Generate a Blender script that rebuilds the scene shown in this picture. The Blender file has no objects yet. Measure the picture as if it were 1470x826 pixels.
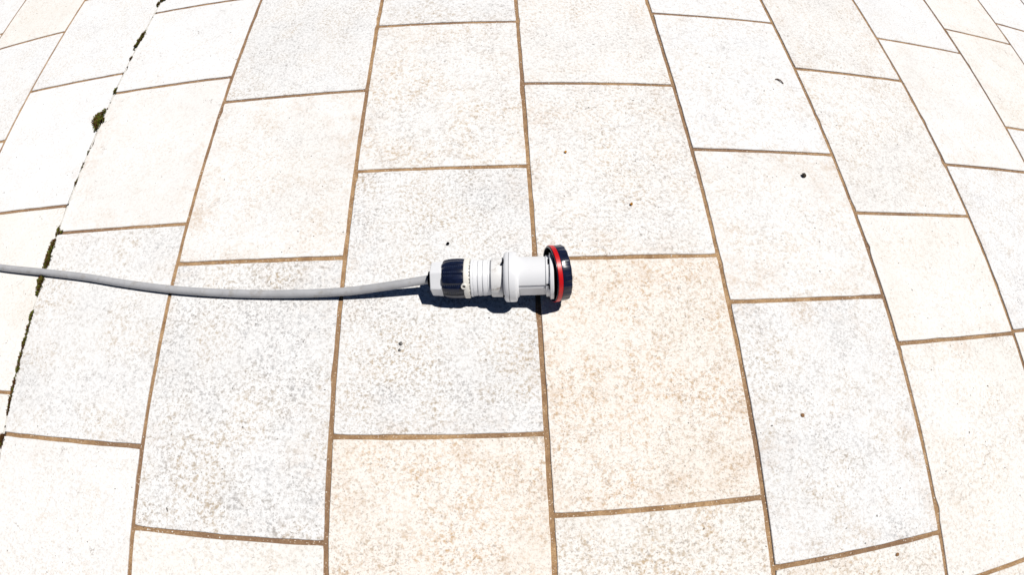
import bpy, bmesh, math, random
from mathutils import Vector, Matrix, noise

random.seed(7)
SC = bpy.context.scene
COL = SC.collection
R = math.radians

# ------------------------------------------------------------------ camera
# a wide fisheye lens held 1.17 m above the paving, tilted 30 degrees off straight down
CAM_H = 1.174
yaw, pit, rol = -0.07218, 0.52839, 0.03679
rot = Matrix.Rotation(yaw, 3, 'Z') @ Matrix.Rotation(pit, 3, 'X') @ Matrix.Rotation(rol, 3, 'Z')
cd = bpy.data.cameras.new('camera')
cam = bpy.data.objects.new('camera', cd)
COL.objects.link(cam)
cam.matrix_world = Matrix.Translation((0, 0, CAM_H)) @ rot.to_4x4()
cd.type = 'PANO'
cd.panorama_type = 'FISHEYE_LENS_POLYNOMIAL'
cd.sensor_fit = 'HORIZONTAL'
cd.sensor_width = 36.0
cd.sensor_height = 36.0 * 576 / 1024
cd.fisheye_fov = R(180)
cd.fisheye_polynomial_k0 = 0.0
cd.fisheye_polynomial_k1 = -0.04205
cd.fisheye_polynomial_k2 = 0.0
cd.fisheye_polynomial_k3 = -3.1354e-06
cd.fisheye_polynomial_k4 = 0.0
cd.clip_start = 0.01
cd.clip_end = 500
SC.camera = cam

# ------------------------------------------------------------------ light
SUN = Vector((0.43, 0.082, 1.0)).normalized()          # towards the sun
sun_el = math.asin(SUN.z)
sun_az = math.atan2(SUN.x, SUN.y)                       # clockwise from +Y
w = bpy.data.worlds.new('World')
SC.world = w
w.use_nodes = True
nt = w.node_tree
bg = nt.nodes['Background']
sky = nt.nodes.new('ShaderNodeTexSky')
sky.sky_type = 'NISHITA'
sky.sun_disc = False
sky.sun_elevation = sun_el
sky.sun_rotation = sun_az
sky.altitude = 2500
sky.air_density = 0.45
sky.dust_density = 0.1
sky.ozone_density = 6.0
nt.links.new(sky.outputs[0], bg.inputs[0])
bg.inputs[1].default_value = 0.05
sl = bpy.data.lights.new('sun', 'SUN')
sl.energy = 4.8
sl.angle = R(0.5)
sl.color = (1.0, 0.965, 0.92)
so = bpy.data.objects.new('sun', sl)
COL.objects.link(so)
so.rotation_euler = SUN.to_track_quat('Z', 'Y').to_euler()
so.location = (2, 0.5, 5)
SC.view_settings.view_transform = 'Standard'
SC.view_settings.look = 'None'
SC.view_settings.exposure = -0.08
SC.view_settings.gamma = 1.0
SC.view_settings.use_curve_mapping = False
SC.cycles.max_bounces = 6
SC.cycles.diffuse_bounces = 1


# ------------------------------------------------------------------ materials
class NT:
    def __init__(self, name):
        self.m = bpy.data.materials.new(name)
        self.m.use_nodes = True
        self.t = self.m.node_tree
        self.b = self.t.nodes['Principled BSDF']

    def n(self, kind, **kw):
        x = self.t.nodes.new('ShaderNode' + kind)
        for k, v in kw.items():
            if k.startswith('i_'):
                key = k[2:]
                key = int(key) if key.isdigit() else key.replace('_', ' ')
                x.inputs[key].default_value = v
            else:
                setattr(x, k, v)
        return x

    def l(self, a, b):
        self.t.links.new(a, b)

    def noise(self, vec, scale, detail=2.0, rough=0.5, dist=0.0):
        x = self.n('TexNoise', i_Scale=scale, i_Detail=detail, i_Roughness=rough, i_Distortion=dist)
        self.l(vec, x.inputs['Vector'])
        return x.outputs['Fac']

    def ramp(self, fac, a, b, va=0.0, vb=1.0):
        x = self.n('MapRange', interpolation_type='SMOOTHSTEP')
        x.inputs['From Min'].default_value = a
        x.inputs['From Max'].default_value = b
        x.inputs['To Min'].default_value = va
        x.inputs['To Max'].default_value = vb
        self.l(fac, x.inputs['Value'])
        return x.outputs['Result']

    def math(self, op, a, b=None):
        x = self.n('Math', operation=op)
        for i, v in enumerate((a, b)):
            if v is None:
                continue
            if isinstance(v, (int, float)):
                x.inputs[i].default_value = v
            else:
                self.l(v, x.inputs[i])
        return x.outputs[0]

    def mix(self, fac, a, b, blend='MIX'):
        x = self.n('Mix', data_type='RGBA', blend_type=blend)
        for sock, v in ((x.inputs[0], fac), (x.inputs[6], a), (x.inputs[7], b)):
            if isinstance(v, (int, float)):
                sock.default_value = v
            elif isinstance(v, tuple):
                sock.default_value = (*v, 1.0) if len(v) == 3 else v
            else:
                self.l(v, sock)
        return x.outputs[2]

    def bump(self, h, strength, dist):
        x = self.n('Bump', i_Strength=strength, i_Distance=dist)
        self.l(h, x.inputs['Height'])
        self.l(x.outputs[0], self.b.inputs['Normal'])


def slab_material():
    k = NT('limestone_slab')
    tc = k.n('TexCoord').outputs['Object']
    oi = k.n('ObjectInfo')
    rnd = k.n('Math', operation='MULTIPLY', i_1=37.0)
    k.l(oi.outputs['Random'], rnd.inputs[0])
    off = k.n('CombineXYZ')
    for i in range(3):
        k.l(rnd.outputs[0], off.inputs[i])
    va = k.n('VectorMath', operation='ADD')
    k.l(tc, va.inputs[0])
    k.l(off.outputs[0], va.inputs[1])
    sc = k.n('VectorMath', operation='SCALE')
    k.l(va.outputs[0], sc.inputs[0])
    k.l(k.math('ADD', 0.98, k.math('MULTIPLY', k.math('FRACT', k.math('MULTIPLY', oi.outputs['Random'], 17.3)), 0.34)), sc.inputs['Scale'])
    v = sc.outputs[0]
    amount = oi.outputs['Alpha']                  # how strongly this slab is flecked
    stain = k.n('Attribute', attribute_name='stain', attribute_type='GEOMETRY').outputs['Fac']
    # patches where the flecks crowd together
    patch = k.ramp(k.noise(v, 6.0, 5.0, 0.6), 0.34, 0.68)
    patch2 = k.ramp(k.noise(v, 19.0, 3.0, 0.6, 0.4), 0.33, 0.67)
    dens = k.math('ADD', k.math('MULTIPLY', patch, 0.55), k.math('MULTIPLY', patch2, 0.45))
    dens = k.math('MULTIPLY', amount, k.math('ADD', 0.38, k.math('MULTIPLY', dens, 0.92)))
    # soft tan flecks, grey worm-like pits, fine dark grains
    f1 = k.noise(v, 108.0, 5.0, 0.66, 0.25)
    f1 = k.math('MULTIPLY', k.ramp(f1, 0.45, 0.69), dens)
    f2 = k.noise(v, 165.0, 4.0, 0.64, 0.4)
    f2m = k.ramp(f2, 0.52, 0.70)
    f2c = k.math('MULTIPLY', f2m, dens)
    f3 = k.noise(v, 290.0, 3.0, 0.6, 0.5)
    f3c = k.math('MULTIPLY', k.ramp(f3, 0.56, 0.72), k.math('ADD', 0.16, dens))
    base = k.mix(0.42, (0.835, 0.832, 0.825), oi.outputs['Color'])
    tint = k.mix(0.85, (0.66, 0.655, 0.65), k.mix(1.0, oi.outputs['Color'], oi.outputs['Color'], 'MULTIPLY'))
    broad = k.noise(v, 3.2, 5.0, 0.6)
    hue = k.ramp(k.noise(v, 8.0, 3.0), 0.35, 0.65)
    warm = k.mix(1.0, tint, (0.79, 0.645, 0.475), 'MULTIPLY')
    cold = k.mix(1.0, tint, (0.76, 0.755, 0.76), 'MULTIPLY')
    fleck = k.mix(hue, warm, cold)
    c = k.mix(k.ramp(broad, 0.42, 0.72, 0.0, 0.30), base, k.mix(0.75, base, tint))
    c = k.mix(f1, c, fleck)
    c = k.mix(k.math('MULTIPLY', f2c, 0.85), c, k.mix(0.80, fleck, (0.31, 0.29, 0.275)))
    c = k.mix(k.math('MULTIPLY', f3c, 0.72), c, k.mix(0.7, fleck, (0.22, 0.20, 0.185)))
    # rusty stains near the rims
    rs = k.math('MULTIPLY', stain, k.ramp(k.noise(v, 12.0, 5.0, 0.7), 0.42, 0.72))
    rs = k.math('MULTIPLY', rs, k.ramp(k.noise(v, 90.0, 3.0, 0.6), 0.30, 0.62))
    c = k.mix(k.math('MULTIPLY', rs, 1.0), c, (0.54, 0.39, 0.26))
    # rare tan blots, dark specks and hairline cracks
    bl = k.math('MULTIPLY', k.ramp(k.noise(v, 48.0, 4.0, 0.7), 0.70, 0.77), 0.7)
    c = k.mix(bl, c, (0.45, 0.31, 0.19))
    sp = k.math('MULTIPLY', k.ramp(k.noise(v, 120.0, 1.0, 0.5), 0.755, 0.80), 0.85)
    c = k.mix(sp, c, (0.06, 0.045, 0.035))
    wv = k.n('TexNoise', i_Scale=30.0, i_Detail=5.0, i_Roughness=0.7)
    k.l(v, wv.inputs['Vector'])
    wm = k.mix(0.05, v, wv.outputs['Color'], 'ADD')
    vo = k.n('TexVoronoi', feature='DISTANCE_TO_EDGE', i_Scale=9.0)
    k.l(wm, vo.inputs['Vector'])
    crack = k.ramp(vo.outputs['Distance'], 0.002, 0.010, 1.0, 0.0)
    crack = k.math('MULTIPLY', crack, k.ramp(k.noise(v, 13.0, 3.0, 0.6), 0.60, 0.68))
    c = k.mix(k.math('MULTIPLY', crack, 0.6), c, (0.16, 0.11, 0.08))
    k.l(c, k.b.inputs['Base Color'])
    k.b.inputs['Roughness'].default_value = 0.8
    k.b.inputs['Specular IOR Level'].default_value = 0.25
    h = k.math('SUBTRACT', k.math('MULTIPLY', k.noise(v, 60.0, 4.0, 0.6), 0.8), k.math('MULTIPLY', f2m, 0.5))
    h = k.math('SUBTRACT', h, k.math('MULTIPLY', crack, 0.5))
    k.bump(h, 0.32, 0.0020)
    return k.m


def grout_material():
    k = NT('sandy_grout')
    v = k.n('NewGeometry').outputs['Position']
    a = k.noise(v, 30.0, 5.0, 0.65)
    big = k.noise(v, 2.2, 3.0, 0.6)
    c = k.mix(k.ramp(a, 0.3, 0.7), (0.29, 0.175, 0.090), (0.50, 0.33, 0.18))
    c = k.mix(k.ramp(big, 0.42, 0.62, 0.0, 0.65), c, (0.19, 0.115, 0.078))
    gr = k.ramp(k.noise(v, 520.0, 1.0), 0.42, 0.62)
    c = k.mix(k.math('MULTIPLY', gr, 0.35), c, (0.12, 0.06, 0.03))
    lg = k.ramp(k.noise(v, 300.0, 0.0), 0.72, 0.78)
    c = k.mix(lg, c, (0.62, 0.52, 0.42))
    dk = k.ramp(k.noise(v, 130.0, 2.0), 0.70, 0.76)
    c = k.mix(k.math('MULTIPLY', dk, 0.7), c, (0.05, 0.03, 0.02))
    k.l(c, k.b.inputs['Base Color'])
    k.b.inputs['Roughness'].default_value = 0.95
    k.b.inputs['Specular IOR Level'].default_value = 0.1
    k.bump(k.noise(v, 420.0, 3.0), 0.6, 0.0012)
    return k.m


def simple(name, col, rough=0.5, spec=0.5, bump=None, dirt=None, var=0.0, vs=40.0):
    k = NT(name)
    v = k.n('TexCoord').outputs['Object']
    c = k.mix(0.0, col, col)
    if var:
        c = k.mix(k.ramp(k.noise(v, vs, 4.0, 0.6), 0.3, 0.7), tuple(x * (1 - var) for x in col), tuple(min(1, x * (1 + var)) for x in col))
    if dirt:
        amt, dcol, ds, lo, hi = dirt
        d = k.math('MULTIPLY', k.ramp(k.noise(v, ds, 5.0, 0.65), lo, hi), amt)
        c = k.mix(d, c, dcol)
    k.l(c, k.b.inputs['Base Color'])
    k.b.inputs['Roughness'].default_value = rough
    k.b.inputs['Specular IOR Level'].default_value = spec
    if bump:
        k.bump(k.noise(v, bump[0], 3.0), bump[1], bump[2])
    return k.m


M = {}
M['slab'] = slab_material()
M['grout'] = grout_material()
M['mortar'] = simple('white_mortar', (0.70, 0.68, 0.63), 0.9, 0.1, (300, 0.5, 0.001), (0.6, (0.2, 0.15, 0.1), 120, 0.56, 0.7))
M['soil'] = simple('dark_soil', (0.035, 0.026, 0.018), 0.95, 0.1, (400, 0.8, 0.002), None, 0.5, 200)
M['white'] = simple('white_plastic', (0.77, 0.78, 0.80), 0.35, 0.4, (260, 0.05, 0.0004), (0.25, (0.45, 0.42, 0.38), 60, 0.60, 0.78))
M['scuffed'] = simple('scuffed_white_plastic', (0.74, 0.74, 0.735), 0.5, 0.3, (260, 0.08, 0.0005), (0.75, (0.30, 0.25, 0.20), 75, 0.54, 0.72))
M['aged'] = simple('yellowed_white_plastic', (0.78, 0.76, 0.70), 0.45, 0.35, None, (0.6, (0.32, 0.24, 0.15), 110, 0.58, 0.72))
M['black'] = simple('black_plastic', (0.006, 0.010, 0.030), 0.25, 0.42, (500, 0.05, 0.0003), None, 0.3, 90)
M['dots'] = simple('highlight_navy_plastic', (0.07, 0.09, 0.14), 0.35, 0.5)  # lighter navy paints the highlights on the grip bumps into their colour
M['dark'] = simple('black_rubber', (0.004, 0.004, 0.005), 0.9, 0.05)
M['red'] = simple('red_plastic', (0.56, 0.005, 0.008), 0.36, 0.45, None, None, 0.06, 60)
M['print'] = simple('grey_print', (0.35, 0.38, 0.42), 0.6, 0.2)
M['metal'] = simple('dull_screw', (0.12, 0.11, 0.10), 0.5, 0.5)
M['cable'] = simple('grey_cable_sheath', (0.41, 0.415, 0.43), 0.42, 0.3, (180, 0.08, 0.0006), (0.55, (0.27, 0.24, 0.20), 45, 0.52, 0.72), 0.08, 25)
M['moss_green'] = simple('moss_green', (0.105, 0.120, 0.014), 0.85, 0.15, None, None, 0.5, 300)
M['moss_brown'] = simple('moss_brown', (0.080, 0.036, 0.013), 0.9, 0.15, None, None, 0.5, 300)
M['stone_dark'] = simple('dark_stone', (0.035, 0.026, 0.018), 0.7, 0.3, (300, 0.6, 0.002), (0.6, (0.30, 0.17, 0.04), 140, 0.5, 0.6))
M['twig'] = simple('dry_twig', (0.17, 0.12, 0.09), 0.85, 0.2, (400, 0.6, 0.001))
M['petal'] = simple('orange_petal', (0.80, 0.36, 0.03), 0.7, 0.2, None, None, 0.3, 300)
M['rust'] = simple('rusty_flake', (0.24, 0.13, 0.06), 0.85, 0.2, (300, 0.6, 0.001))
M['grit'] = simple('pale_grit', (0.74, 0.70, 0.63), 0.8, 0.2)

# ------------------------------------------------------------------ helpers
ORIG = {}


def link(name, bm, mats, parent=None, sharp=35.0, smooth=True, origin=None, kind=None):
    """One mesh object, its origin at the base of its geometry, coordinates of bm are world ones."""
    bm.normal_update()
    if origin is None:
        xs = [v.co for v in bm.verts]
        lo = Vector((min(p.x for p in xs), min(p.y for p in xs), min(p.z for p in xs)))
        hi = Vector((max(p.x for p in xs), max(p.y for p in xs), max(p.z for p in xs)))
        origin = Vector(((lo.x + hi.x) / 2, (lo.y + hi.y) / 2, lo.z))
    origin = Vector(origin)
    bmesh.ops.translate(bm, verts=bm.verts, vec=-origin)
    me = bpy.data.meshes.new(name)
    bm.to_mesh(me)
    bm.free()
    for m in (mats if isinstance(mats, (list, tuple)) else [mats]):
        me.materials.append(m)
    if smooth:
        me.polygons.foreach_set('use_smooth', [True] * len(me.polygons))
        me.set_sharp_from_angle(angle=R(sharp))
    o = bpy.data.objects.new(name, me)
    COL.objects.link(o)
    ORIG[o] = origin
    o.location = origin - (ORIG[parent] if parent else Vector())
    if parent:
        o.parent = parent
    if kind:
        o['kind'] = kind
    return o


def tag(o, label, cat, group=None):
    o['label'] = label
    o['category'] = cat
    if group:
        o['group'] = group
    return o


def frame(O, D):
    D = Vector(D).normalized()
    F = Vector((0, -1, 0))
    F = (F - D * F.dot(D)).normalized()
    U = F.cross(D).normalized()
    return Vector(O), D, F, U


def lathe(fr, prof, segs=96, rf=None, close=True, bm=None, p0=0.0, p1=360.0):
    """Surface of revolution about frame fr; prof = [(s, r)], rf(s, r, phi_degrees) bends the radius."""
    O, D, F, U = fr
    bm = bm or bmesh.new()
    full = p1 - p0 >= 359.9
    n = segs if full else segs + 1
    rings = []
    for s, r in prof:
        ring = []
        for i in range(n):
            ph = p0 + (p1 - p0) * i / segs
            rr = rf(s, r, ph) if rf else r
            a = R(ph)
            ring.append(bm.verts.new(O + D * s + (F * math.cos(a) + U * math.sin(a)) * rr))
        rings.append(ring)
    for a, b in zip(rings, rings[1:]):
        for i in range(n if full else n - 1):
            j = (i + 1) % n
            bm.faces.new((a[i], a[j], b[j], b[i]))
    if close and full:
        bm.faces.new(rings[0][::-1])
        bm.faces.new(rings[-1])
    bmesh.ops.recalc_face_normals(bm, faces=bm.faces)
    return bm


def band(fr, s0, s1, p0, p1, r0, r1, segs=8, bm=None):
    """A solid curved block between radii r0 < r1 on the side of a lathed body."""
    O, D, F, U = fr
    bm = bm or bmesh.new()
    prev = None
    for i in range(segs + 1):
        a = R(p0 + (p1 - p0) * i / segs)
        d = F * math.cos(a) + U * math.sin(a)
        q = [bm.verts.new(O + D * s + d * r) for s, r in ((s0, r0), (s1, r0), (s1, r1), (s0, r1))]
        if prev:
            for k in range(4):
                bm.faces.new((prev[k], prev[(k + 1) % 4], q[(k + 1) % 4], q[k]))
        else:
            bm.faces.new(q)
        prev = q
    bm.faces.new(prev[::-1])
    bmesh.ops.recalc_face_normals(bm, faces=bm.faces)
    return bm


def catmull(pts, n):
    P = [Vector(p) for p in pts]
    P = [P[0] * 2 - P[1]] + P + [P[-1] * 2 - P[-2]]
    out = []
    for i in range(1, len(P) - 2):
        for k in range(n):
            t = k / n
            a, b, c, d = P[i - 1:i + 3]
            out.append(0.5 * (2 * b + (c - a) * t + (2 * a - 5 * b + 4 * c - d) * t * t + (3 * b - a - 3 * c + d) * t ** 3))
    out.append(P[-2].copy())
    return out


def tube(path, rad, segs=24, bm=None):
    bm = bm or bmesh.new()
    rings = []
    for i, p in enumerate(path):
        t = (path[min(i + 1, len(path) - 1)] - path[max(i - 1, 0)]).normalized()
        side = t.cross(Vector((0, 0, 1))).normalized()
        up = side.cross(t)
        r = rad(i / (len(path) - 1)) if callable(rad) else rad
        rings.append([bm.verts.new(p + (side * math.cos(2 * math.pi * k / segs) + up * math.sin(2 * math.pi * k / segs)) * r) for k in range(segs)])
    for a, b in zip(rings, rings[1:]):
        for k in range(segs):
            bm.faces.new((a[k], a[(k + 1) % segs], b[(k + 1) % segs], b[k]))
    bm.faces.new(rings[0][::-1])
    bm.faces.new(rings[-1])
    bmesh.ops.recalc_face_normals(bm, faces=bm.faces)
    return bm


# ------------------------------------------------------------------ paving
JOINT_Z = -0.0028
bm = bmesh.new()
G = 40.0
vs = [bm.verts.new((x, y, JOINT_Z)) for x, y in ((-G, -G), (G, -G), (G, G), (-G, G))]
bm.faces.new(vs)
pave = link('pavement', bm, M['grout'], origin=(0, 0, JOINT_Z), smooth=False, kind='structure')

XJ = dict(y=-2.7060, z=-2.3055, a=-1.9051, b=-1.5045, c=-1.1032, d=-0.7001, e=-0.2986, f=0.1000,
          g=0.4986, h=0.8973, i=1.2970, j=1.6939, k=2.0812, l=2.4686, m=2.868)
CROSS = {
    'yz': [2.10, 1.62, 1.10, 0.60],
    'za': [2.36, 1.90, 1.43, 0.93, 0.42],
    'ab': [2.30, 1.79, 1.2584, 0.74, 0.22],
    'bc': [2.52, 1.98, 1.475, 0.9664, 0.439, -0.09],
    'cd': [2.29, 1.7813, 1.3847, 0.8781, 0.339, -0.20],
    'de': [2.33, 1.81, 1.2804, 0.7671, 0.1722, -0.36],
    'ef': [2.62, 2.07, 1.5541, 1.0039, 0.3742, -0.17],
    'fg': [2.35, 1.83, 1.2857, 0.7511, 0.2197, -0.31],
    'gh': [2.66, 2.13, 1.6109, 1.0579, 0.6356, 0.0812, -0.46],
    'hi': [2.46, 1.92, 1.3946, 0.8707, 0.5144, -0.0368, -0.58],
    'ij': [2.68, 2.15, 1.6071, 1.0533, 0.52, -0.01, -0.55],
    'jk': [2.80, 2.27, 1.7465, 1.2462, 0.72, 0.19],
    'kl': [2.92, 2.42, 1.88, 1.36, 0.83],
    'lm': [2.70, 2.18, 1.66, 1.14],
}
# colour of each slab (as the stone is) and how flecked it is, counted down each column
COOL, GREY, WARM, CREAM, PEACH, BEIGE = ((0.80, 0.81, 0.82), (0.76, 0.765, 0.765), (0.81, 0.795, 0.77),
                                         (0.82, 0.79, 0.735), (0.84, 0.755, 0.645), (0.80, 0.76, 0.69))
LOOK = {
    'yz': [(COOL, .4, 0)] * 3,
    'za': [(COOL, .5, .1)] * 4,
    'ab': [(CREAM, .4, .25), (COOL, .6, .2), (COOL, .3, .3), (COOL, .3, .1)],
    'bc': [(COOL, .4, .1), (COOL, .55, .1), (COOL, .25, .3), (CREAM, .3, .1), (CREAM, .3, .1)],
    'cd': [(COOL, .35, 0), (COOL, .35, .1), (WARM, .3, .45), (GREY, .7, .15), (WARM, .42, .1)],
    'de': [(COOL, .6, .1), (GREY, .8, .15), (WARM, .5, .7), (GREY, 1.1, .35), (CREAM, .55, .2)],
    'ef': [(COOL, .7, .2), (GREY, .8, .2), (WARM, .85, .35), (GREY, 1.05, .35), (PEACH, .95, .7)],
    'fg': [(WARM, .7, .3), (WARM, .75, .3), (WARM, .9, .5), (PEACH, 1.0, .9), (BEIGE, 1.0, .3)],
    'gh': [(COOL, .6, .2), (COOL, .6, .2), (COOL, .6, .4), (WARM, .55, .6), (GREY, .8, .5), (BEIGE, .85, .4)],
    'hi': [(COOL, .6, .2), (WARM, .75, .3), (WARM, .75, .15), (CREAM, .35, .2), (CREAM, .55, .5), (BEIGE, .6, .3)],
    'ij': [(COOL, .5, .1), (COOL, .5, .2), (WARM, .35, .35), (COOL, .75, .3), (CREAM, .5, .3), (CREAM, .5, .3)],
    'jk': [(CREAM, .4, .2), (CREAM, .4, .3), (CREAM, .45, .4), (COOL, .5, .2), (COOL, .5, .2)],
    'kl': [(COOL, .4, .1)] * 4,
    'lm': [(COOL, .4, .1)] * 3,
}


def slab(x0, x1, y0, y1, look, seed, stuff_bm=None):
    rnd = random.Random(seed)
    col, amt, stain = look
    cx, cy = (x0 + x1) / 2, (y0 + y1) / 2
    tx, ty, tz = rnd.uniform(-.0022, .0022), rnd.uniform(-.0022, .0022), rnd.uniform(-.0004, .0006)

    def zt(x, y):
        return tz + (x - cx) * tx + (y - cy) * ty

    def lines(a, b, n):
        L = b - a
        e = [0.0, 0.010, 0.030]
        return [a + t for t in e] + [a + 0.03 + (L - 0.06) * k / n for k in range(1, n)] + [b - t for t in e[::-1]]
    X = lines(x0, x1, 14)
    Y = lines(y0, y1, 18)
    ox, oy = rnd.uniform(0, 90), rnd.uniform(0, 90)
    chips = [(rnd.choice('LRTB'), rnd.random(), rnd.uniform(.004, .014), rnd.uniform(.0012, .0046)) for _ in range(rnd.randint(3, 8))]

    def rag(side, t, L):
        d = 0.0011 * noise.noise((t * 16 + ox, oy, 0.3)) + 0.0008 * noise.noise((t * 75 + ox, oy, 5.3))
        for s, ct, wd, dp in chips:
            if s == side:
                q = abs(t - ct * L) / wd
                if q < 1:
                    d += dp * (1 - q * q)
        return max(d, -0.0012)
    bm = bmesh.new()
    lay = bm.verts.layers.float.new('stain')
    nx, ny = len(X), len(Y)
    g = {}
    for i, x in enumerate(X):
        for j, y in enumerate(Y):
            px, py = x, y
            if i == 0:
                px += rag('L', y - y0, y1 - y0)
            if i == nx - 1:
                px -= rag('R', y - y0, y1 - y0)
            if j == 0:
                py += rag('B', x - x0 + 3, x1 - x0)
            if j == ny - 1:
                py -= rag('T', x - x0 + 7, x1 - x0)
            if i in (0, nx - 1) and j in (0, ny - 1):
                c = rnd.uniform(.0002, .0012)
                px += c if i == 0 else -c
                py += c if j == 0 else -c
            v = bm.verts.new((px, py, zt(px, py)))
            d = min(x - x0, x1 - x, y - y0, y1 - y)
            side = noise.noise((x * 5 + ox, y * 5 + oy, 2.0))
            v[lay] = stain * (max(0.0, 1 - d / 0.11) * (0.6 + 0.8 * side) + 0.12)
            g[i, j] = v
    for i in range(nx - 1):
        for j in range(ny - 1):
            bm.faces.new((g[i, j], g[i + 1, j], g[i + 1, j + 1], g[i, j + 1]))
    rim = [g[i, 0] for i in range(nx)] + [g[nx - 1, j] for j in range(1, ny)] + [g[i, ny - 1] for i in range(nx - 2, -1, -1)] + [g[0, j] for j in range(ny - 2, 0, -1)]
    prev = rim
    for out, dz in ((0.0007, 0.0004), (0.0013, 0.0014), (0.0016, 0.03)):
        ring = []
        for v in rim:
            nv = Vector(((v.co.x - cx) / (x1 - x0) * 2, (v.co.y - cy) / (y1 - y0) * 2, 0))
            ex = out * (1 if nv.x > 0 else -1) if abs(nv.x) > .96 else 0
            ey = out * (1 if nv.y > 0 else -1) if abs(nv.y) > .96 else 0
            q = bm.verts.new((v.co.x + ex, v.co.y + ey, v.co.z - dz))
            q[lay] = v[lay]
            ring.append(q)
        for a in range(len(rim)):
            b = (a + 1) % len(rim)
            bm.faces.new((prev[a], ring[a], ring[b], prev[b]))
        prev = ring
    bm.normal_update()
    o = link('paving_slab', bm, M['slab'], pave, sharp=25, origin=(cx, cy, 0))
    o.color = (*col, amt)
    return o


names = 'yzabcdefghijklm'
HALF = 0.0046
n_slab = 0
placed = []
for a, b in zip(names, names[1:]):
    key = a + b
    cr = CROSS[key]
    for r_, (y1, y0) in enumerate(zip(cr, cr[1:])):
        la = 0.0026 if a == 'c' else HALF
        lb = 0.0026 if b == 'c' else HALF
        slab(XJ[a] + la + 0.0014, XJ[b] - lb - 0.0014, y0 + HALF + 0.0016, y1 - HALF - 0.0016, LOOK[key][r_], hash((7, n_slab)) & 0xffff)
        n_slab += 1
    placed.append((XJ[a], XJ[b], cr[-1], cr[0]))

# the rest of the square, beyond the frame: slabs of the same size joined into one part
bm = bmesh.new()


def plain_slab(x0, x1, y0, y1):
    h = HALF + 0.001
    x0, x1, y0, y1 = x0 + h, x1 - h, y0 + h, y1 - h
    q = 0.0012
    t = [bm.verts.new(p) for p in ((x0 + q, y0 + q, 0), (x1 - q, y0 + q, 0), (x1 - q, y1 - q, 0), (x0 + q, y1 - q, 0))]
    e = [bm.verts.new(p) for p in ((x0, y0, -q), (x1, y0, -q), (x1, y1, -q), (x0, y1, -q))]
    f = [bm.verts.new((p.co.x, p.co.y, -0.03)) for p in e]
    bm.faces.new(t)
    for k in range(4):
        j = (k + 1) % 4
        bm.faces.new((e[k], e[j], t[j], t[k]))
        bm.faces.new((f[k], f[j], e[j], e[k]))


rr = random.Random(3)
xs = [XJ['y'] - 0.4 * k for k in range(12, 0, -1)] + [XJ[c] for c in names] + [XJ['m'] + 0.4 * k for k in range(1, 13)]
for x0, x1 in zip(xs, xs[1:]):
    blocks = [(pl[2], pl[3]) for pl in placed if abs(pl[0] - x0) < 1e-6 and abs(pl[1] - x1) < 1e-6]
    spans = [(-6.0, blocks[0][0]), (blocks[0][1], 9.0)] if blocks else [(-6.0 + rr.random() * .5, 9.0)]
    for lo, hi in spans:
        n = max(1, round((hi - lo) / 0.52))
        for k in range(n):
            plain_slab(x0, x1, lo + (hi - lo) * k / n, lo + (hi - lo) * (k + 1) / n)
far = link('distant_paving', bm, M['slab'], pave, smooth=False, origin=(0, 0, 0), kind='stuff')
far.color = (*WARM, 0.5)

# the old joint: a narrow line of pale mortar, cracked away from the slabs, over dark soil
bm = bmesh.new()
vs = [bm.verts.new(p) for p in ((XJ['c'] - .0062, -0.08, JOINT_Z + .0006), (XJ['c'] + .0062, -0.08, JOINT_Z + .0006),
                                (XJ['c'] + .0062, 2.5, JOINT_Z + .0006), (XJ['c'] - .0062, 2.5, JOINT_Z + .0006))]
bm.faces.new(vs)
link('joint_soil', bm, M['soil'], pave, smooth=False)
rr = random.Random(11)
y = 0.10
GAPS = [(0.385, 0.41), (0.44, 0.465), (0.56, 0.60), (0.635, 0.655), (0.79, 0.81), (1.255, 1.275), (1.64, 1.66), (1.86, 1.90)]
while y < 2.3:
    L = rr.uniform(0.05, 0.16)
    for g0, g1 in GAPS:
        if g0 <= y < g1:
            y = g1
        if y < g0 < y + L:
            L = g0 - y
    if L > 0.012:
        bm = bmesh.new()
        n = max(3, int(L / 0.008))
        lft, rgt = [], []
        for k in range(n + 1):
            yy = y + (L - 0.002) * k / n
            a = 0.0014 + 0.0012 * noise.noise((yy * 60, 1, 0)) + 0.0008 * noise.noise((yy * 170, 4, 0))
            b = 0.0026 + 0.0012 * noise.noise((yy * 60, 9, 0)) + 0.0008 * noise.noise((yy * 170, 7, 0))
            z = -0.0006 + 0.0005 * noise.noise((yy * 40, 3, 3))
            lft.append((bm.verts.new((XJ['c'] - a, yy, z)), bm.verts.new((XJ['c'] - a - .0003, yy, -0.006))))
            rgt.append((bm.verts.new((XJ['c'] + b, yy, z)), bm.verts.new((XJ['c'] + b + .0003, yy, -0.006))))
        for k in range(n):
            bm.faces.new((lft[k][0], rgt[k][0], rgt[k + 1][0], lft[k + 1][0]))
            bm.faces.new((lft[k][1], lft[k][0], lft[k + 1][0], lft[k + 1][1]))
            bm.faces.new((rgt[k][0], rgt[k][1], rgt[k + 1][1], rgt[k + 1][0]))
        for k in (0, n):
            bm.faces.new((lft[k][0], lft[k][1], rgt[k][1], rgt[k][0]))
        bmesh.ops.recalc_face_normals(bm, faces=bm.faces)
        link('mortar_strip', bm, M['mortar'], pave, smooth=False)
    y += L + rr.uniform(0.001, 0.006)

# ------------------------------------------------------------------ the plug with its cable
BASE = Vector((0.02, 0.68, 0.0))
plug = bpy.data.objects.new('power_plug', None)
plug.empty_display_size = 0.05
COL.objects.link(plug)
plug.location = BASE
ORIG[plug] = BASE
tag(plug, 'white industrial power plug with black grip nut, red ringed cap and grey cable', 'power plug')

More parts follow.
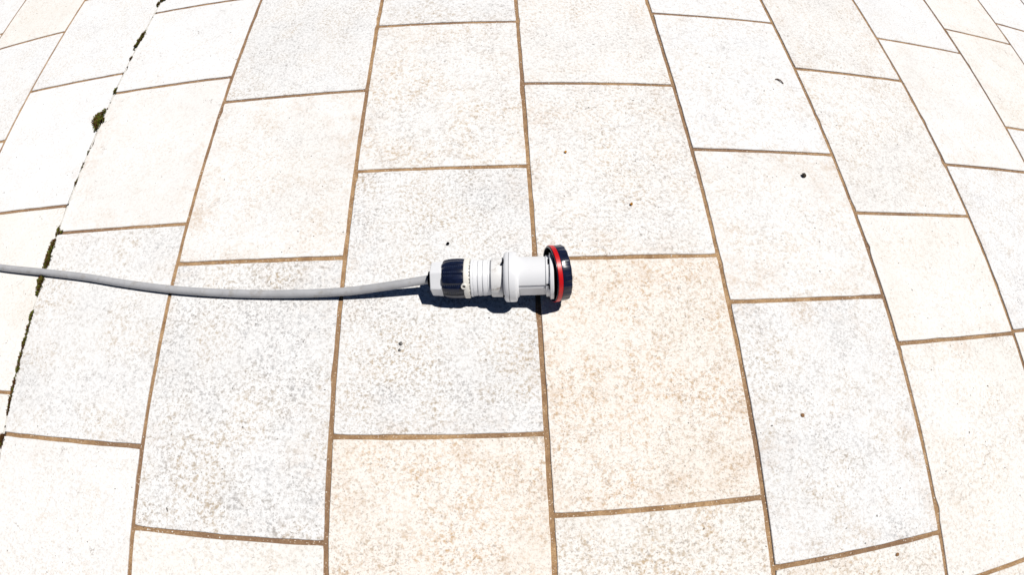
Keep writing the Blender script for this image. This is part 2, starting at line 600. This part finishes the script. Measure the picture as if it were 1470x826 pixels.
A0, A1 = Vector((-0.1115, 0.6850, 0.0378)), Vector((0.1144, 0.6756, 0.0548))
FR = frame(A0, A1 - A0)
O, D, F, U = FR
O = O + D * 0.0032                                     # stations left of the flange
FR = (O, D, F, U)


def P(s, ph, r):
    return O + D * s + (F * math.cos(R(ph)) + U * math.sin(R(ph))) * r


# cable
path = [(-1.75, 0.86, .0092), (-1.50, 0.815, .0092), (-1.2726, 0.7779, .0092), (-1.1046, 0.7565, .0095), (-0.9533, 0.7365, .0092),
        (-0.8243, 0.7146, .0092), (-0.6944, 0.6955, .0092), (-0.5618, 0.6828, .0092), (-0.4324, 0.6766, .0093),
        (-0.2946, 0.6745, .0155), (-0.1925, 0.6790, .0275), (-0.118, 0.6846, .0372), (-0.095, 0.6852, .0392)]
cable = link('cable', tube(catmull(path, 12), 0.0087, 28), M['cable'], plug, sharp=60)
link('cable_seal', lathe(FR, [(-0.0065, 0.0095), (-0.0065, 0.0150), (-0.004, 0.0158), (0.002, 0.0158)], 48), M['dark'], plug)

# hexagonal nut
bm = bmesh.new()


def hexr(s, r, ph):
    a = (ph - 22.0) % 60.0 - 30.0
    return min(r * math.cos(R(30)) / math.cos(R(a)), r * 0.975)


lathe(FR, [(0.0, 0.016), (0.0, 0.0315), (0.0012, 0.0335), (0.0195, 0.0348), (0.0240, 0.0348), (0.0248, 0.030)], 120, hexr, bm=bm)
link('hex_nut', bm, M['white'], plug, sharp=22)


def fluted(s, r, ph):
    a = (ph - 8.0) % 30.0 / 30.0
    k = 1 - abs(a - 0.5) * 2
    t = min(1.0, max(0.0, (0.42 - k) / 0.16))
    return r * (1 - 0.045 * t)


grip = link('grip_nut', lathe(FR, [(0.0238, 0.030), (0.0238, 0.0345), (0.0254, 0.0362), (0.030, 0.0376), (0.040, 0.0391), (0.052, 0.0394), (0.062, 0.0387),
                                  (0.0655, 0.0378), (0.0665, 0.036)], 144, fluted), M['black'], plug, sharp=40)
bm = bmesh.new()
for ph in (8, 68, 78, 38, 98):
    for k in range(9):
        s = 0.029 + 0.0039 * k
        rr_ = fluted(s, 0.0378 + 0.0014 * math.sin((s - 0.024) / 0.042 * math.pi), ph)
        c = P(s, ph, rr_ + 0.0001)
        bmesh.ops.create_icosphere(bm, subdivisions=1, radius=0.0008, matrix=Matrix.Translation(c))
link('grip_dots', bm, M['dots'], grip, kind='stuff')

# clamp ring with its screw boss
clamp = link('clamp_ring', lathe(FR, [(0.066, 0.034), (0.066, 0.0386), (0.067, 0.0394), (0.0752, 0.0394), (0.0762, 0.0388), (0.0762, 0.034)], 96), M['aged'], plug)
bn = (F * math.cos(R(37)) + U * math.sin(R(37))).normalized()
bt = D
bc = P(0.0672, 37, 0.0365)
bfr = (bc, bn, bt, bn.cross(bt))
boss = link('screw_boss', lathe(bfr, [(0.0, 0.0056), (0.0065, 0.0056), (0.0071, 0.0051), (0.0071, 0.0030), (0.0045, 0.0028)], 32, close=False), M['aged'], clamp)
scr = lathe(bfr, [(0.003, 0.0029), (0.0056, 0.0029), (0.0058, 0.0026)], 24)
bm = scr
link('screw', bm, M['metal'], boss)
# little rim teeth beside the clamp ring
bm = bmesh.new()
for k, ph in enumerate(range(-20, 170, 11)):
    band(FR, 0.0752, 0.0782 if k % 2 else 0.0775, ph, ph + 7.5, 0.033, 0.0372, 3, bm)
link('rim_teeth', bm, M['aged'], plug, smooth=False)
link('gap_ring', lathe(FR, [(0.0740, 0.020), (0.0740, 0.0335), (0.0802, 0.0335), (0.0802, 0.020)], 64), M['dark'], plug)

# ribbed sleeve
prof = [(0.0787, 0.030), (0.0787, 0.0366), (0.0800, 0.0370), (0.0826, 0.0364), (0.0832, 0.0350)]
for k in range(3):
    s = 0.0832 + 0.0096 * k
    prof += [(s, 0.0352), (s + 0.0010, 0.0356), (s + 0.0086, 0.0345), (s + 0.0095, 0.0339)]
prof += [(0.1125, 0.0345), (0.1190, 0.0330), (0.121, 0.0325)]
link('ribbed_sleeve', lathe(FR, prof, 96), M['white'], plug, sharp=30)

# collar and neck
link('collar', lathe(FR, [(0.1180, 0.032), (0.1180, 0.0372), (0.1192, 0.0382), (0.1390, 0.0386), (0.1404, 0.0378), (0.1408, 0.034), (0.1445, 0.0335), (0.147, 0.0335)], 96), M['scuffed'], plug)
bm = bmesh.new()
for p0, p1, s0 in ((94, 99, 0.1405), (99, 103, 0.1418), (103, 106.5, 0.1430), (106.5, 109, 0.1440)):
    band(FR, s0, 0.1458, p0, p1, 0.034, 0.0470, 3, bm)
link('arrow_mark', bm, M['dark'], plug, smooth=False)

O = O - D * 0.0032
FR = (O, D, F, U)

# flange in two halves with a seam between them


def lug(s, r, ph):
    # the flange carries two flats and a squared foot
    a = abs(((ph + 72) % 360) - 180)
    return r


fl = link('flange', lathe(FR, [(0.1450, 0.032), (0.1450, 0.0405), (0.1458, 0.0442), (0.1474, 0.0472), (0.1500, 0.0488), (0.1552, 0.0490), (0.1556, 0.0482), (0.1556, 0.03)], 128), M['white'], plug)
link('front_flange', lathe(FR, [(0.1562, 0.03), (0.1562, 0.0482), (0.1566, 0.0490), (0.1670, 0.0488), (0.1690, 0.0480), (0.1703, 0.0455), (0.1708, 0.0420), (0.1745, 0.0392), (0.1745, 0.03)], 128), M['white'], plug)
bm = bmesh.new()
for ph in (7,):
    c = P(0.1455, ph, 0.0462)
    nn = (F * math.cos(R(ph)) + U * math.sin(R(ph))) * 0.75 - D * 0.6
    nn.normalize()
    q = nn.cross(D).normalized()
    lathe((c, nn, q, nn.cross(q)), [(-0.002, 0.0019), (0.0006, 0.0019), (0.0009, 0.0014)], 16, bm=bm)
link('screw', bm, M['dark'], fl)

# barrel with a stepped lower panel


def panel(s, r, ph):
    a = ((ph + 180) % 360) - 180
    if -75 < a < 33:
        k = min(1.0, (33 - a) / 2.5, (a + 75) / 2.5)
        return min(r, r - k * (r - min(r - 0.0022, 0.0338 / math.cos(R(a + 4)))))
    return r


bar = link('barrel', lathe(FR, [(0.170, 0.03), (0.170, 0.0388), (0.2245, 0.0384), (0.2252, 0.0378), (0.2260, 0.0378), (0.227, 0.0378), (0.227, 0.03)], 240, panel), M['white'], plug, sharp=25)

# bayonet ring
bay = link('bayonet_ring', lathe(FR, [(0.2258, 0.03), (0.2258, 0.0388), (0.2265, 0.0402), (0.2325, 0.0402), (0.2330, 0.0408), (0.2338, 0.0445), (0.2345, 0.0455), (0.2398, 0.0455),
                                     (0.2412, 0.0445), (0.2415, 0.039), (0.2415, 0.03)], 128), M['white'], plug, sharp=30)
bm = bmesh.new()
band(FR, 0.2302, 0.2336, 92, 112, 0.038, 0.0412, 6, bm)
band(FR, 0.2322, 0.2334, 58, 86, 0.038, 0.0416, 6, bm)
band(FR, 0.2270, 0.2345, 33, 37, 0.038, 0.0412, 3, bm)
band(FR, 0.2312, 0.2345, 22, 35, 0.038, 0.0425, 6, bm)
link('bayonet_slot_shade', bm, M['dark'], bay)  # raised dark bands stand in for the shade inside the recessed slots

# cap: sits askew on the bayonet ring
CD = Vector((0.98, 0.165, -0.085)).normalized()
CO = Vector((0.1222, 0.6785, 0.0571))
CF = frame(CO, CD)
RC = 0.0547


def gripcap(s, r, ph):
    if r < RC * 0.9:
        return r
    a = (ph + 3.0) % 20.0 / 20.0
    k = 1 - abs(a - 0.5) * 2
    t = min(1.0, max(0.0, (0.5 - k) / 0.14))
    f = min(1.0, max(0.0, (s - 0.0130) / 0.0012))
    return r * (1 - 0.022 * t * f)


cap = link('cap', lathe(CF, [(0.0030, 0.0508), (0.0000, 0.0513), (0.0000, RC - 0.0013), (0.0008, RC - 0.0006), (0.0014, RC - 0.0006), (0.0014, RC - 0.0020), (0.0102, RC - 0.0020),
                            (0.0102, RC - 0.0012), (0.0110, RC - 0.0004), (0.0128, RC - 0.0002), (0.0265, RC - 0.0004), (0.0285, RC - 0.0012), (0.0296, RC - 0.0034), (0.0300, 0.046), (0.0288, 0.040),
                            (0.0288, 0.012), (0.0296, 0.010), (0.0296, 0.0005)], 240, gripcap, close=False), M['black'], plug, sharp=25)
link('cap_lining', lathe(CF, [(0.0004, 0.0512), (0.0170, 0.0506), (0.0180, 0.02), (0.0180, 0.0005)], 96, close=False), M['dark'], cap)
link('red_ring', lathe(CF, [(0.0015, RC - 0.0024), (0.0015, RC + 0.0003), (0.0021, RC + 0.0009), (0.0096, RC + 0.0009), (0.0101, RC + 0.0003), (0.0101, RC - 0.0024)], 192, close=False), M['red'], cap)
bm = bmesh.new()
CM = 0.002
for s0, s1, p0, p1 in ((0.0168, 0.0196, 82.6, 83.5), (0.0178, 0.0186, 81.2, 84.6), (0.0205, 0.0224, 81.6, 82.4), (0.0205, 0.0224, 83.5, 84.3),
                       (0.0235, 0.0242, 81.4, 84.4), (0.0250, 0.0276, 81.8, 82.6), (0.0250, 0.0258, 81.8, 84.2), (0.0268, 0.0276, 81.8, 84.2)):
    band(CF, s0 - CM, s1 - CM, p0, p1, RC - 0.003, RC + 0.0001, 2, bm)
link('cap_marking', bm, M['print'], cap, smooth=False)
ped = None

# ------------------------------------------------------------------ moss in the old joint


def moss(spots, n, size, green, name='moss', seed=1, hgt=0.006, thin=0.62):
    """A clump of many small leaf blades; spots = [(x, y, sx, sy, weight)]."""
    rr = random.Random(seed)
    bm = bmesh.new()
    tot = sum(s[4] for s in spots)
    for _ in range(n):
        t = rr.random() * tot
        for s in spots:
            t -= s[4]
            if t <= 0:
                break
        x, y = s[0] + rr.gauss(0, s[2] * thin), s[1] + rr.gauss(0, s[3])
        e = math.hypot((x - s[0]) / (2.2 * s[2]), (y - s[1]) / (2.2 * s[3]))
        if e > 1.15:
            continue
        z = -0.0032 + hgt * max(0, 1 - e * e) * rr.uniform(0.3, 1.0)
        mi = 0 if rr.random() < green else 1
        for b in range(rr.randint(3, 5)):
            a = rr.uniform(0, 2 * math.pi)
            L = size * rr.uniform(0.4, 1.0)
            wd = L * rr.uniform(0.22, 0.36)
            up = rr.uniform(0.2, 1.0)
            dx, dy = math.cos(a), math.sin(a)
            p = Vector((x, y, z))
            mid = p + Vector((dx * L * .5, dy * L * .5, up * L * .5))
            tip = p + Vector((dx * L, dy * L, up * L * 0.75))
            sd = Vector((-dy, dx, 0)) * wd
            q = [bm.verts.new(v) for v in (p, mid - sd, tip, mid + sd)]
            f = bm.faces.new(q)
            f.material_index = mi
    return link(name, bm, [M['moss_green'], M['moss_brown']], smooth=False)


XC = XJ['c']
MG = 'moss clumps growing in the open joint'
tag(moss([(XC - .017, 1.281, .0125, .013, 5), (XC - .010, 1.262, .010, .010, 4), (XC - .003, 1.299, .005, .012, 1.5), (XC + .007, 1.268, .006, .005, 1), (XC - .006, 1.243, .005, .009, 1)], 600, .0055, .5, seed=2, hgt=.016),
    'largest moss clump, a round green and brown cushion in the left joint near the top', 'moss', MG)
tag(moss([(XC + .002, 1.655, .005, .016, 3), (XC - .002, 1.625, .004, .012, 2), (XC - .004, 1.60, .003, .008, 1)], 330, .0055, .45, seed=3, hgt=.012),
    'narrow dark moss tuft with a green tip, high in the left joint', 'moss', MG)
tag(moss([(XC + .006, 1.862, .008, .010, 2), (XC - .004, 1.835, .004, .010, 1)], 200, .0055, .4, seed=4, hgt=.01),
    'dark moss tuft cut by the top edge of the photo', 'moss', MG)
tag(moss([(XC, 1.545, .0035, .006, 1)], 70, .0045, .3, seed=5, hgt=.007),
    'tiny dark moss speck between the two upper tufts of the left joint', 'moss', MG)
tag(moss([(XC, 1.395, .004, .008, 1)], 110, .005, .8, seed=6, hgt=.008),
    'small green moss tuft where a crossing joint meets the left joint', 'moss', MG)
tag(moss([(XC - .001, 0.825, .0055, .016, 2), (XC - .001, 0.795, .007, .016, 3), (XC - .002, 0.842, .003, .012, .7)], 420, .0062, .4, seed=7, hgt=.011),
    'spiky brown moss tuft just above the grey cable', 'moss', MG)
tag(moss([(XC - .003, 0.735, .007, .010, 2), (XC, 0.712, .005, .010, 1)], 260, .0062, .45, seed=8, hgt=.010),
    'brown moss tuft just below the grey cable', 'moss', MG)
tag(moss([(XC + .001, 0.50 + .012 * k, .0042, .006, (1.6, .25, 1, .9, .1, 1.2)[k % 6]) for k in range(13)], 420, .0050, .5, seed=9, hgt=.008),
    'long thin strip of moss filling the left joint below the cable', 'moss', MG)
tag(moss([(XC + .0005, 0.40 + .013 * k, .0040, .010, 1) for k in range(6)], 190, .0048, .2, seed=10, hgt=.007),
    'dark brown moss strip lower in the left joint beside a crossing joint', 'moss', MG)
tag(moss([(XC - .002, 0.322, .006, .010, 1)], 150, .0055, .2, seed=12, hgt=.008),
    'dark moss tuft at the left edge of the photo beside the lowest crossing joint', 'moss', MG)
tag(moss([(XC - .001, 0.886, .0035, .010, 2), (XC + .010, 0.8805, .007, .004, 1)], 120, .0045, .4, seed=13, hgt=.006),
    'small dark moss bit at the corner where a crossing joint starts above the cable', 'moss', MG)
tag(moss([(XC - .001, 1.045, .003, .010, 2), (XC - .001, 1.10, .0025, .012, 1), (XC, 1.15, .002, .006, .7)], 110, .0042, .3, seed=14, hgt=.005),
    'thin dark moss traces in the left joint midway between big clump and cable', 'moss', MG)

# ------------------------------------------------------------------ small litter


def lump(name, loc, r, mat, squash=0.75, seed=0, sub=2):
    bm = bmesh.new()
    bmesh.ops.create_icosphere(bm, subdivisions=sub, radius=r)
    for v in bm.verts:
        k = 1 + 0.28 * noise.noise(v.co / r * 1.3 + Vector((seed, 0, 0)))
        v.co = Vector((v.co.x * k, v.co.y * k, v.co.z * k * squash + r * squash * .92))
    bmesh.ops.translate(bm, verts=bm.verts, vec=(loc[0], loc[1], 0.0004))
    return link(name, bm, mat)


tag(lump('pebble', (0.7824, 0.9805), 0.0062, M['stone_dark'], .8, 3), 'round dark brown pebble lying on a white slab right of the plug', 'pebble')
tag(lump('seed', (-0.0805, 0.7925), 0.0034, M['dark'], .8, 5), 'black seed on the slab just above the black grip nut', 'seed')
tag(lump('crumb', (-0.1705, 0.5637), 0.0038, M['metal'], .5, 8), 'upper of two dark grey crumbs below the cable end', 'crumb', 'dark crumbs below the cable')
tag(lump('crumb', (-0.1725, 0.5498), 0.0028, M['metal'], .5, 9), 'lower and smaller of two dark grey crumbs below the cable end', 'crumb', 'dark crumbs below the cable')
tag(lump('rust_flake', (0.7769, 0.0572), 0.0042, M['rust'], .25, 10), 'rusty brown flake on the slab at the bottom right edge', 'flake')
tag(lump('rust_flake', (0.6115, 0.3735), 0.0044, M['rust'], .25, 12), 'round brown flake on the large pale slab lower right', 'flake')
bm = tube(catmull([(0.814, 1.336, .002), (0.820, 1.336, .003), (0.828, 1.329, .004), (0.834, 1.320, .002)], 6), lambda t: 0.0021 - 0.0011 * abs(t - .4), 8)
tag(link('twig', bm, M['twig']), 'short bent brown twig on the white slab at upper right', 'twig')
for (x, y, rz, lab) in ((0.1888, 1.0433, .9, 'orange petal scrap nearer the top of the slab above the plug'), (0.3218, 0.8881, 2.0, 'orange petal scrap right of the plug, nearer its slab lower joint')):
    bm = bmesh.new()
    L, wd = 0.0068, 0.0034
    q = []
    for k in range(5):
        t = k / 4
        ww = wd * math.sin(math.pi * (0.12 + 0.8 * t))
        for s in (-1, 0, 1):
            q.append(bm.verts.new((L * (t - .5), s * ww, 0.0008 + 0.0016 * abs(s) + 0.0012 * math.sin(t * 3))))
    for k in range(4):
        for s in range(2):
            bm.faces.new((q[k * 3 + s], q[k * 3 + s + 1], q[k * 3 + s + 4], q[k * 3 + s + 3]))
    bmesh.ops.solidify(bm, geom=bm.faces[:], thickness=0.0005)
    bmesh.ops.rotate(bm, verts=bm.verts, cent=(0, 0, 0), matrix=Matrix.Rotation(rz, 3, 'Z'))
    bmesh.ops.translate(bm, verts=bm.verts, vec=(x, y, 0.0006))
    tag(link('petal', bm, M['petal']), lab, 'petal', 'orange petal scraps above the plug')

# pale grit lying on the grout lines
rr = random.Random(21)
bm = bmesh.new()
for _ in range(260):
    if rr.random() < 0.6:
        a = rr.choice('bdefghij')
        x, y = XJ[a] + rr.uniform(-.0035, .0035), rr.uniform(-.1, 2.0)
    else:
        key = rr.choice(['cd', 'de', 'ef', 'fg', 'gh', 'hi'])
        x, y = rr.uniform(XJ[key[0]], XJ[key[1]]), rr.choice(CROSS[key]) + rr.uniform(-.0035, .0035)
    r_ = rr.uniform(0.0007, 0.0021) * rr.uniform(.6, 1)
    n0 = len(bm.verts)
    res = bmesh.ops.create_icosphere(bm, subdivisions=1, radius=r_, matrix=Matrix.Translation((x, y, JOINT_Z + r_ * .5)) @ Matrix.Diagonal((rr.uniform(.7, 1.3), rr.uniform(.7, 1.3), .7, 1)))
link('grit', bm, M['grit'], origin=(0, 0, JOINT_Z), kind='stuff')
